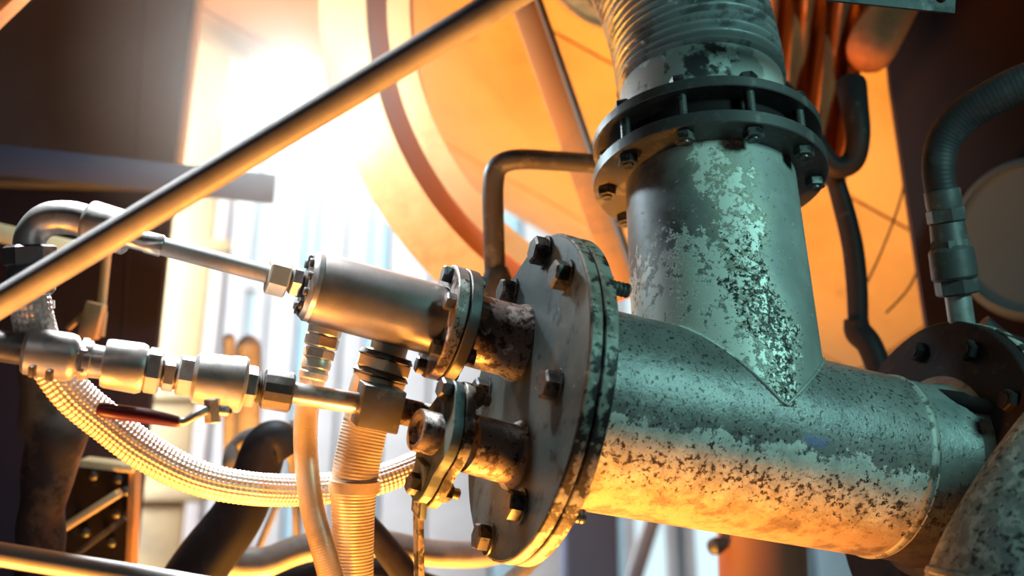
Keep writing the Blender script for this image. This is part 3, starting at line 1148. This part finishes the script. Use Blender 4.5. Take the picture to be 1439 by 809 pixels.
hexseg('gland_nut', 249, 276, 30, 'steel', val, 0.1)
seg('ball_body', [(270, 29), (276, 36), (322, 38), (326, 38)], 'valve', val)
seg('ball_collar', [(322, 39), (340, 40), (344, 37), (346, 30)], 'valve', val)
hexseg('outlet_hex', 342, 361, 29, 'steel', val, 0.3)
# knurled nut
g = Geo()
pr = [(v(369), 25 * kv(369)), (v(371), 28.5 * kv(371)), (v(408), 28.5 * kv(408)), (v(411), 25 * kv(411))]
obj('knurled_nut', lathe(VA, VD, pr, 14), 'dark', val, angle=10)
obj('thread_neck', lathe(VA, VD, [(v(360 + i), (23 if i % 4 < 2 else 20.5) * kv(365)) for i in range(0, 12, 2)], 28), 'dark', val)
seg('outlet_rod', [(408, 15.5), (506, 15.5)], 'steel', val)

# lever
lev = obj('lever', sweep(spline(px_path([(142, 575, 1.46, 7), (160, 578, 1.46, 9), (200, 582, 1.465, 8.5), (240, 590, 1.47, 6.5), (258, 592, 1.475, 6), (275, 583, 1.48, 6), (292, 576, 1.49, 7), (318, 577, 1.50, 7.5), (322, 577, 1.50, 4)]), 8), 16), 'valve', val, 'flat lever handle with a red dipped grip')
obj('grip', sweep(spline(px_path([(137, 574, 1.46, 6), (142, 575, 1.46, 10), (165, 579, 1.46, 11), (210, 585, 1.465, 10.5), (248, 592, 1.473, 8), (252, 592, 1.474, 5)]), 8), 18), 'red', lev)
obj('lever_bolt', hexa(P(298, 560, 1.495), P(300, 600, 1.495) - P(298, 560, 1.495), 0.0, 0.028, 0.010), 'nut', lev)

# square block and threaded rod to the right
blk = thing('guide_block', 'dark square guide block on the valve rod before the thick hose', 'block', P(531, 572, 1.60))
bc0, bc1 = P(503, 566, 1.585), P(560, 577, 1.60)
obj('block', obox(bc0, bc1, 0.05, 60 * 1.6 / FPX, FW, 0.002), 'dark', blk)
TB = P(660, 600, 1.645)
TA = P(550, 574, 1.60)
Lh = (TB - TA).length
obj('threaded_rod', lathe(TA, TB - TA, [(Lh * i / 90, (19 if i % 2 else 17) * 1.62 / FPX) for i in range(91)], 24), 'stub', blk)

# lug flange with stub and hanging bar
lug = thing('lug_flange', 'worn two bolt lug flange on the lower stub of the cover', 'flange', LA.lerp(LB, 0.6))
la, lr, ldn = frame(LD)
lc = LA + LD * l(640)


def lugpoly(rtop, rbot, cx=0.0):
    pts = []
    for k in range(40):
        a = 2 * PI * k / 40
        ca, sa = math.cos(a), math.sin(a)
        rad = 0.0
        # union of three discs: middle, upper ear, lower ear
        best = 0
        for oy, rr in ((0.0, 0.050), (-0.048, 0.026), (0.062, 0.030)):
            # ray from origin along (ca, sa); disc centre (0, oy)
            b = sa * oy
            disc_ = b * b - (oy * oy - rr * rr)
            if disc_ >= 0:
                best = max(best, b + math.sqrt(disc_))
        pts.append((ca * best, sa * best))
    # soften by averaging
    for _ in range(2):
        pts = [((pts[i - 1][0] + 2 * pts[i][0] + pts[(i + 1) % 40][0]) / 4, (pts[i - 1][1] + 2 * pts[i][1] + pts[(i + 1) % 40][1]) / 4) for i in range(40)]
    return pts


lp = lugpoly(0, 0)
obj('back_plate', prism([lc + lr * x + ldn * y for x, y in lp], LD * 0.013, 0.0012), 'rim', lug)
obj('front_plate', prism([lc + LD * 0.015 + lr * x * 0.97 + ldn * y * 0.97 for x, y in lp], LD * 0.013, 0.0012), 'plate', lug)
s0 = l(640) + 0.028
L2 = 0.03
obj('threaded_end', lathe(LA, LD, [(s0 - 0.004 + (L2) * i / 24, 0.0262 if i % 2 else 0.0248) for i in range(25)] + [(s0 - 0.004 + L2, 0.019), (s0 - 0.012 + L2, 0.017)], 32), 'stub', lug)
mh4 = local_hex('lug_bolt', 0.0135, 0.014, 'bolt')
mh5 = local_hex('lug_nut', 0.0135, 0.013, 'bolt')
ms5 = local_rod('lug_shank', 0.0075, -0.055, 0.004, 'bolt')
for oy in (0.064, -0.056):
    b = place('lug_bolt', mh4, lug, lc + LD * 0.028 + ldn * oy, LD, 0.2)
    sub_local('lug_nut', mh5, b, -0.043)
    sub_local('lug_shank', ms5, b)
hb0, hb1 = lc + LD * 0.028 + ldn * 0.055 + LD * 0.004, P(590, 900, 1.60)
obj('hanger_bar', obox(hb0, hb1, 0.008, 0.020, LD, 0.001), 'rim', lug)
obj('hanger_eye', obox(hb0 - ldn * 0.02, hb0 + (hb1 - hb0).normalized() * 0.05, 0.009, 0.034, LD, 0.002), 'plate', lug)

# ------------------------------------------------------------------ bellows expansion joint
bel = thing('bellows_joint', 'ribbed bellows expansion joint with collar above the tee branch', 'bellows', BT + BD * 0.05)
obj('lower_ring', ring(BT, BD, 0.050, 0.066, 0.118, 0.168, 72), 'dark', bel)
obj('spacer', lathe(BT, BD, [(0.008, 0.132), (0.052, 0.132)], 64), 'black', bel)
obj('collar', lathe(BT, BD, [(0.064, 0.134), (0.072, 0.130), (0.078, 0.1225), (0.150, 0.1225), (0.156, 0.119)], 72), 'collar', bel)
# convolutions along a bending path
b0 = BT + BD * 0.150
pth = [(b0, 1.0)]
dirn = BD.copy()
tilt = (XR * -1.0)
pos = b0.copy()
step_ = 0.0016
nst = 190
pts = [(pos.copy(), 0.1225)]
for i in range(nst):
    dirn = (dirn + tilt * 0.0022).normalized()
    pos = pos + dirn * step_
    s = i * step_
    pts.append((pos.copy(), 0.1215 + 0.0065 * math.sin(2 * PI * s / 0.0150 - 1.2)))
obj('convolutions', sweep(pts, 80), 'bellows', bel, angle=70)
mn2 = local_hex('stud_nut', 0.0145, 0.013, 'bolt')
ms2 = local_rod('stud', 0.0078, -0.026, 0.075, 'bolt')
bd_a, bd_r, bd_d = frame(BD)
near = (-FW) - BD * (-FW).dot(BD)
near.normalize()
right = BD.cross(near)
if right.dot(XR) < 0:
    right = -right
for k in range(10):
    th = math.radians(15 + 36 * k)
    q = BT + (near * math.cos(th) + right * math.sin(th)) * 0.151
    st = place('stud', ms2, bel, q, BD, 0.1 * k)
    sub_local('stud_nut', mn2, st, -0.023)
    sub_local('stud_nut', mn2, st, 0.066)

# ------------------------------------------------------------------ right side: outlet elbow beyond the far flange
t = thing('outlet_pipe', 'black flanged outlet pipe bolted behind the far flange of the tee', 'pipe', RC + RD * (RL + 0.2))
obj('outlet_tube', lathe(RC, RD, [(RL + 0.042, 0.121), (RL + 0.5, 0.121)], 56), 'neck', t)
obj('rear_flange', ring(RC, RD, RL + 0.042, RL + 0.060, 0.11, 0.222, 72), 'black', t)
mn3 = local_hex('flange_bolt', 0.0150, 0.012, 'black')
fa, fr, fd = frame(RD)
ms3 = local_rod('flange_stud', 0.0085, -0.075, 0.014, 'black')
for k in range(10):
    th = 2 * PI * k / 10 + 0.5
    q = RC + RD * (RL - 0.001) + (fr * math.cos(th) + fd * math.sin(th)) * 0.186
    b = place('flange_bolt', mn3, t, q, -RD, 0.3 * k)
    sub_local('flange_stud', ms3, b)
# scaly pipe that crosses the lower right corner in front of the far flange
t = thing('corner_pipe', 'scaly teal pipe crossing the lower right corner in front of the far flange', 'pipe', P(1450, 800, 1.44))
pth = spline([(P(1660, 520, 1.51), 0.089), (P(1560, 615, 1.48), 0.089), (P(1478, 725, 1.455), 0.090), (P(1418, 840, 1.435), 0.091), (P(1375, 980, 1.42), 0.091)], 14)
obj('pipe_body', sweep(pth, 64), 'scaly', t)
q = P(1418, 840, 1.435)
obj('pipe_weld', lathe(q, P(1375, 980, 1.42) - q, [(-0.006, 0.0905), (-0.002, 0.0935), (0.003, 0.0935), (0.007, 0.0905)], 64, cap0=False, cap1=False), 'weld', t)

# drain plug stub that pokes out beside the flange
o0 = P(1352, 566, 1.74)
o1 = P(1412, 577, 1.70)
t = thing('plug_bolt', 'long dark plug with a pale square end beside the far flange', 'bolt', o0)
obj('plug_body', lathe(o0, o1 - o0, [(-0.05, 0.013), (0.0, 0.015), (0.010, 0.012), ((o1 - o0).length, 0.012)], 20), 'black', t)
obj('pale_end', obox(o1 - (o1 - o0).normalized() * 0.008, o1 + (o1 - o0).normalized() * 0.004, 0.013, 0.017, FW, 0.0015), 'nut', t)

# ------------------------------------------------------------------ right hose riser
t = thing('riser_hose', 'dark hose with stacked hex fittings rising from the far flange', 'hose', P(1350, 440, 1.80))
h0 = P(1353, 462, 1.83)
h1 = P(1326, 282, 1.83)
hd = (h1 - h0).normalized()
kh = 1.83 / FPX
obj('nipple', lathe(h0, hd, [(-0.02, 18 * kh), (52 * kh, 18 * kh)], 24), 'valve', t)
obj('lower_hex', hexa(h0, hd, 48 * kh, 72 * kh, 30 * kh), 'dark', t)
obj('coupling', lathe(h0, hd, [(70 * kh, 29 * kh), (74 * kh, 32 * kh), (112 * kh, 31 * kh), (118 * kh, 26 * kh), (150 * kh, 24 * kh)], 30), 'dark', t)
obj('middle_hex', hexa(h0, hd, 112 * kh, 128 * kh, 29 * kh, None, 0.4), 'dark', t)
obj('upper_hex', hexa(h0, hd, 150 * kh, 172 * kh, 27 * kh), 'dark', t)
obj('ferrule', lathe(h0, hd, [(170 * kh, 24 * kh), (176 * kh, 25 * kh), (196 * kh, 25 * kh), (198 * kh, 22 * kh)], 30), 'dark', t)
pth = spline(px_path([(1326, 285, 1.83, 22), (1319, 240, 1.83, 23), (1326, 200, 1.83, 24), (1352, 165, 1.82, 25), (1395, 137, 1.80, 26), (1450, 112, 1.78, 27), (1530, 90, 1.76, 27)]), 12)
pth = resample(pth, 0.0012)
obj('hose_body', sweep(pth, 28, True, corr(0.0065, 0.004)), 'rubber', t, angle=80)

# top right steel plate with a bolt hole
pc = P(1250, -8, 1.7)
pu = (P(1345, 14, 1.7) - P(1155, -6, 1.66)).normalized()
pv = (UP - pu * UP.dot(pu)).normalized()
pn = pu.cross(pv)
o = obj('steel_bracket', plate_hole(pc, pu, pv, pn, S(195, 1.7), S(38, 1.7), 0.008, [(S(74, 1.7), S(2, 1.7), S(9, 1.7))]), 'slate')
tag(o, 'flat steel bracket with a round hole at the top right', 'bracket')

# dim drum end at right
t = thing('grey_drum', 'dim grey round drum end behind the riser hose', 'drum', P(1470, 330, 2.35))
da = (P(1430, 330, 2.2) - P(1490, 345, 2.46)).normalized()
obj('drum_body', lathe(P(1490, 345, 2.46), da, [(0, 0.15), (0.20, 0.15), (0.225, 0.143), (0.23, 0.132), (0.222, 0.130), (0.218, 0.02)], 48), 'drum', t)

# pipes, drapes and cables on the right of the tank
t = thing('hook_pipe', 'black bent pipe hooking round behind the bellows flange', 'pipe', P(1180, 235, 2.2))
obj('bend', sweep(spline(px_path([(1085, 110, 2.2, 13), (1120, 150, 2.2, 13), (1150, 205, 2.2, 14), (1172, 234, 2.2, 15), (1198, 226, 2.2, 16), (1206, 190, 2.2, 17), (1200, 145, 2.22, 20), (1196, 120, 2.25, 22)]), 10), 22), 'black', t)
t = thing('drop_pipe', 'dark pipe dropping from the hook down behind the far flange', 'pipe', P(1205, 470, 2.2))
obj('tube', sweep(spline(px_path([(1168, 236, 2.25, 12), (1182, 280, 2.25, 14), (1197, 340, 2.24, 15), (1204, 400, 2.23, 15), (1206, 462, 2.22, 14)]), 10), 22), 'black', t)
obj('end_elbow', sweep(spline(px_path([(1203, 448, 2.22, 17), (1206, 466, 2.22, 19), (1222, 485, 2.2, 18), (1240, 530, 2.18, 18)]), 8), 22), 'black', t)
o = obj('stub_arm', lathe(P(1262, -10, 2.4), P(1205, 105, 2.35) - P(1262, -10, 2.4), [(0, S(36, 2.4)), (0.12, S(35, 2.4)), (0.145, S(32, 2.4)), (0.160, S(26, 2.4)), (0.170, S(17, 2.4)), (0.174, S(6, 2.4))], 36), 'cloth')
tag(o, 'short rust orange arm with a rounded end under the bracket', 'arm')
t = thing('heat_cloth', 'folded rust orange cloth hanging behind the bellows', 'cloth', P(1130, 60, 2.5))
nx, ny = 60, 34
vs, fs = [], []
for j in range(ny + 1):
    for i in range(nx + 1):
        f, h = i / nx, j / ny
        pxx = 1048 + 150 * f + 30 * (1 - h) * f - 10 * h
        pyy = -40 + 300 * h
        dd = 2.42 + 0.05 * math.sin(f * 21 + 2.2 * h + 1.5 * math.sin(3 * h)) + 0.02 * math.sin(f * 47 - 3 * h)
        vs.append(P(pxx, pyy, dd))
n1 = len(vs)
vs += [q + FW * 0.006 for q in vs]
for j in range(ny):
    for i in range(nx):
        b = j * (nx + 1) + i
        fs.append((b, b + 1, b + nx + 2, b + nx + 1))
        fs.append((n1 + b, n1 + b + nx + 1, n1 + b + nx + 2, n1 + b + 1))
bord = [i for i in range(nx + 1)] + [j * (nx + 1) + nx for j in range(1, ny + 1)] + [ny * (nx + 1) + i for i in range(nx - 1, -1, -1)] + [j * (nx + 1) for j in range(ny - 1, 0, -1)]
for i in range(len(bord)):
    a, b = bord[i], bord[(i + 1) % len(bord)]
    fs.append((a, b, n1 + b, n1 + a))
obj('fabric', Geo().add(vs, fs), 'cloth', t, angle=70)
for lab, pts in (('thin dark cable curving down the tank to the far flange', [(1276, 190, 2.55, 1.6), (1268, 270, 2.55, 1.6), (1240, 350, 2.55, 1.6), (1212, 410, 2.55, 1.6)]),
                 ('thin dark cable across the lower right of the tank', [(1300, 345, 2.55, 1.6), (1280, 400, 2.55, 1.6), (1245, 440, 2.55, 1.6)])):
    o = obj('cable', sweep(spline(px_path(pts), 10), 8), 'rubber')
    tag(o, lab, 'cable', 'thin cables on the tank')
o = obj('side_hose', sweep(spline(px_path([(1380, 455, 1.95, 14), (1410, 478, 1.95, 14), (1450, 492, 1.95, 14), (1500, 500, 1.95, 14)]), 8), 18), 'rubber')
tag(o, 'short black hose running off right behind the far flange', 'hose')

# ------------------------------------------------------------------ lower background hoses and frames
HB = [
    ('thick_dark_hose', 'thick dark hose looping down behind the braided hose', 'rubber', [(408, 640, 2.1, 22), (392, 618, 2.1, 27), (372, 630, 2.1, 31), (355, 680, 2.1, 34), (330, 730, 2.1, 37), (285, 790, 2.1, 40), (240, 860, 2.1, 42)]),
    ('loop_hose', 'pale hose loop beside the slim hose, white on top', 'palehose', [(334, 700, 2.35, 16), (332, 650, 2.35, 20), (345, 625, 2.35, 19), (372, 612, 2.3, 15), (400, 615, 2.3, 17), (420, 640, 2.3, 17), (425, 690, 2.3, 16)]),
    ('bottom_hose', 'pale hose snaking along the bottom behind the thick hose', 'palehose', [(270, 755, 2.2, 20), (310, 782, 2.2, 22), (370, 790, 2.2, 22), (430, 770, 2.2, 21), (520, 762, 2.2, 20), (610, 777, 2.2, 19), (690, 776, 2.2, 18), (745, 750, 2.2, 17), (790, 712, 2.2, 16)]),
    ('slanting_hose', 'dark hose slanting down right behind the thick hose', 'rubber', [(500, 720, 2.0, 16), (530, 755, 2.0, 18), (575, 812, 2.0, 20), (620, 870, 2.0, 20)]),
    ('low_black_hose', 'black hose crossing the bottom edge under the pale hose', 'rubber', [(380, 830, 2.15, 18), (440, 806, 2.15, 18), (520, 800, 2.15, 18), (620, 830, 2.15, 18)]),
    ('rear_grey_hose', 'slim grey hose curving up under the tee beside the cover', 'palehose', [(700, 830, 2.3, 12), (745, 790, 2.3, 12), (775, 750, 2.3, 12), (800, 700, 2.3, 12)]),
]
for nm, lab, m_, pts in HB:
    o = obj(nm, sweep(spline(px_path(pts), 12), 24), m_)
    tag(o, lab, 'hose')
for nm, lab, pts, r in (('thin_rod', 'thin rod leaning between the hoses at bottom', [(392, 700), (345, 815)], 4), ('upright_rod', 'thin upright rod behind the slim hose', [(412, 590), (418, 780)], 5)):
    a0, a1 = P(*pts[0], 2.4), P(*pts[1], 2.4)
    o = obj(nm, lathe(a0, a1 - a0, [(0, S(r, 2.4)), (0.002, S(r + 1, 2.4)), ((a1 - a0).length, S(r + 1, 2.4))], 12), 'palehose')
    tag(o, lab, 'rod')
# bollard-like stubs behind the valve
for px_, top, r, lab in ((349, 470, 17, 'rounded pipe stub behind the valve, the larger one'), (322, 468, 9, 'narrow rounded pipe stub beside the larger stub')):
    a0, a1 = P(px_, 660, 3.0), P(px_, top, 3.0)
    Lx = (a1 - a0).length
    rr = S(r, 3.0)
    o = obj('pipe_stub', lathe(a0, a1 - a0, [(0, rr), (Lx - rr, rr), (Lx - rr * 0.5, rr * 0.86), (Lx - rr * 0.15, rr * 0.5), (Lx, rr * 0.1)], 28), 'palehose')
    tag(o, lab, 'pipe')

# riveted frame at lower left
fr_ = thing('riveted_frame', 'dark riveted steel frame with amber lit braces at lower left', 'frame', P(150, 760, 2.3))
obj('side_plate', prism([P(92, 655, 2.3), P(188, 652, 2.3), P(182, 790, 2.3), P(92, 790, 2.3)], FW * 0.02, 0.002), 'black', fr_)
obj('top_lip', obox(P(118, 648, 2.24), P(192, 657, 2.24), 0.05, S(10, 2.2), FW, 0.001), 'cream', fr_)
obj('corner_post', obox(P(191, 650, 2.25), P(184, 810, 2.25), 0.04, S(9, 2.2), FW, 0.001), 'strut', fr_)
obj('brace', obox(P(84, 745, 2.22), P(168, 692, 2.22), 0.03, S(11, 2.2), FW, 0.001), 'cream', fr_)
obj('lower_brace', obox(P(98, 785, 2.24), P(175, 728, 2.26), 0.02, S(7, 2.2), FW, 0.001), 'dark', fr_)
mr = to_mesh('rivet', lathe(O0, ZA, [(0, 0.0085), (0.003, 0.008), (0.006, 0.005), (0.007, 0.001)], 14, ref=XR), O0, M['dark'])
for px_, py_ in ((166, 673), (131, 668), (163, 721), (180, 724), (120, 748), (157, 762), (176, 690)):
    place('rivet', mr, fr_, P(px_, py_, 2.298), -FW)
# dark wrapped column at lower left
def foldfn(th, s, r):
    return r * (1 + 0.06 * math.sin(70 * s + 1.5 * math.sin(2 * th)) + 0.05 * math.sin(3 * th + 20 * s))
o = obj('wrapped_column', sweep(resample(spline(px_path([(62, 500, 2.0, 36), (70, 560, 2.0, 44), (78, 610, 2.0, 46), (70, 660, 2.0, 36), (60, 720, 2.0, 32), (52, 830, 2.0, 34)]), 10), 0.004), 28, True, foldfn), 'lowcloth')
tag(o, 'dark wrapped column with wrinkled cover below the valve', 'column')
t = thing('hanging_clamp', 'amber lit hanging rod with clamp behind the long tube', 'clamp', P(140, 430, 2.2))
obj('hanger_rod', lathe(P(150, 350, 2.2), P(138, 470, 2.2) - P(150, 350, 2.2), [(0, S(7, 2.2)), (0.10, S(7, 2.2)), (0.11, S(10, 2.2)), (0.15, S(9, 2.2))], 18), 'strut', t)
obj('clamp_jaw', obox(P(136, 425, 2.19), P(124, 475, 2.19), 0.03, S(26, 2.2), FW, 0.004), 'strut', t)
obj('clamp_arm', obox(P(128, 432, 2.19), P(95, 462, 2.19), 0.012, S(7, 2.2), FW, 0.002), 'strut', t)
# brown post under the tee
t = thing('brown_post', 'reddish brown post standing under the tee pipe', 'post', P(1070, 800, 2.6))
obj('post_shaft', lathe(P(1078, 1000, 2.6), P(1070, 730, 2.6) - P(1078, 1000, 2.6), [(0, S(62, 2.6)), (0.42, S(62, 2.6))], 36), 'brown', t)
obj('post_knob', lathe(P(1003, 768, 2.55), P(1030, 760, 2.58) - P(1003, 768, 2.55), [(-0.01, 0.006), (-0.004, 0.016), (0.01, 0.018), (0.03, 0.012), (0.06, 0.012)], 20), 'dark', t)
o = obj('slant_brace', obox(P(925, 705, 4.6), P(885, 830, 4.6), 0.05, 0.055, FW, 0.004), 'siding')
tag(o, 'white slanting brace in the blurred distance under the tee', 'brace')
o = obj('purple_cabinet', prism([P(792, 690, 4.2), P(868, 690, 4.2), P(872, 900, 4.2), P(792, 900, 4.2)], FW * 0.3, 0.01), 'violet')
tag(o, 'blurred grey purple cabinet seen below the tee pipe', 'cabinet')

# ------------------------------------------------------------------ work lamp by the hoop
LP = P(405, 120, 2.35)
t = thing('work_lamp', 'blinding white work lamp shining at upper left', 'lamp', LP)
ld = (CAM - LP).normalized()
obj('lamp_glass', lathe(LP, ld, [(0, 0.045), (0.006, 0.042), (0.010, 0.03), (0.011, 0.004)], 32), 'lampglass', t)
obj('lamp_housing', lathe(LP, ld, [(-0.09, 0.03), (-0.06, 0.04), (-0.002, 0.052), (0.006, 0.052), (0.006, 0.046), (-0.002, 0.045)], 32, cap1=False), 'dark', t)
ll = light('work_lamp_light', 'SPOT', LP + ld * 0.04, P(230, 470, 1.48), 130, (0.92, 0.97, 1.0), 0.04, 54, 0.45)
ll.parent = t
ll.location = ld * 0.04
lg = light('work_lamp_spill', 'POINT', LP + ld * 0.05, None, 15, (0.66, 0.90, 1.0), 0.04)
lg.parent = t
lg.location = ld * 0.05
# scattering volume added to imitate lens glare round the lamp
hm = bpy.data.materials.new('haze')
hm.use_nodes = True
hm.node_tree.nodes.clear()
vs_ = hm.node_tree.nodes.new('ShaderNodeVolumeScatter')
vs_.inputs['Color'].default_value = (1, 1, 1, 1)
nt_ = hm.node_tree
tc_ = nt_.nodes.new('ShaderNodeTexCoord')
gr_ = nt_.nodes.new('ShaderNodeTexGradient')
gr_.gradient_type = 'SPHERICAL'
mp_ = nt_.nodes.new('ShaderNodeMapping')
mp_.inputs['Scale'].default_value = (1 / 0.42,) * 3
ml_ = nt_.nodes.new('ShaderNodeMath')
ml_.operation = 'MULTIPLY'
ml_.inputs[1].default_value = 0.5
nt_.links.new(tc_.outputs['Object'], mp_.inputs[0])
nt_.links.new(mp_.outputs[0], gr_.inputs[0])
nt_.links.new(gr_.outputs['Fac'], ml_.inputs[0])
nt_.links.new(ml_.outputs[0], vs_.inputs['Density'])
vs_.inputs['Anisotropy'].default_value = 0.0
ho = hm.node_tree.nodes.new('ShaderNodeOutputMaterial')
hm.node_tree.links.new(vs_.outputs[0], ho.inputs['Volume'])
hr = 0.42
o = obj('lamp_glow', lathe(LP - FW * hr, FW, [(hr - hr * math.cos(PI * k / 16), max(hr * math.sin(PI * k / 16), 0.002)) for k in range(17)], 32), hm)
tag(o, 'added white glow imitating glare around the blinding work lamp', 'haze', None, 'stuff')
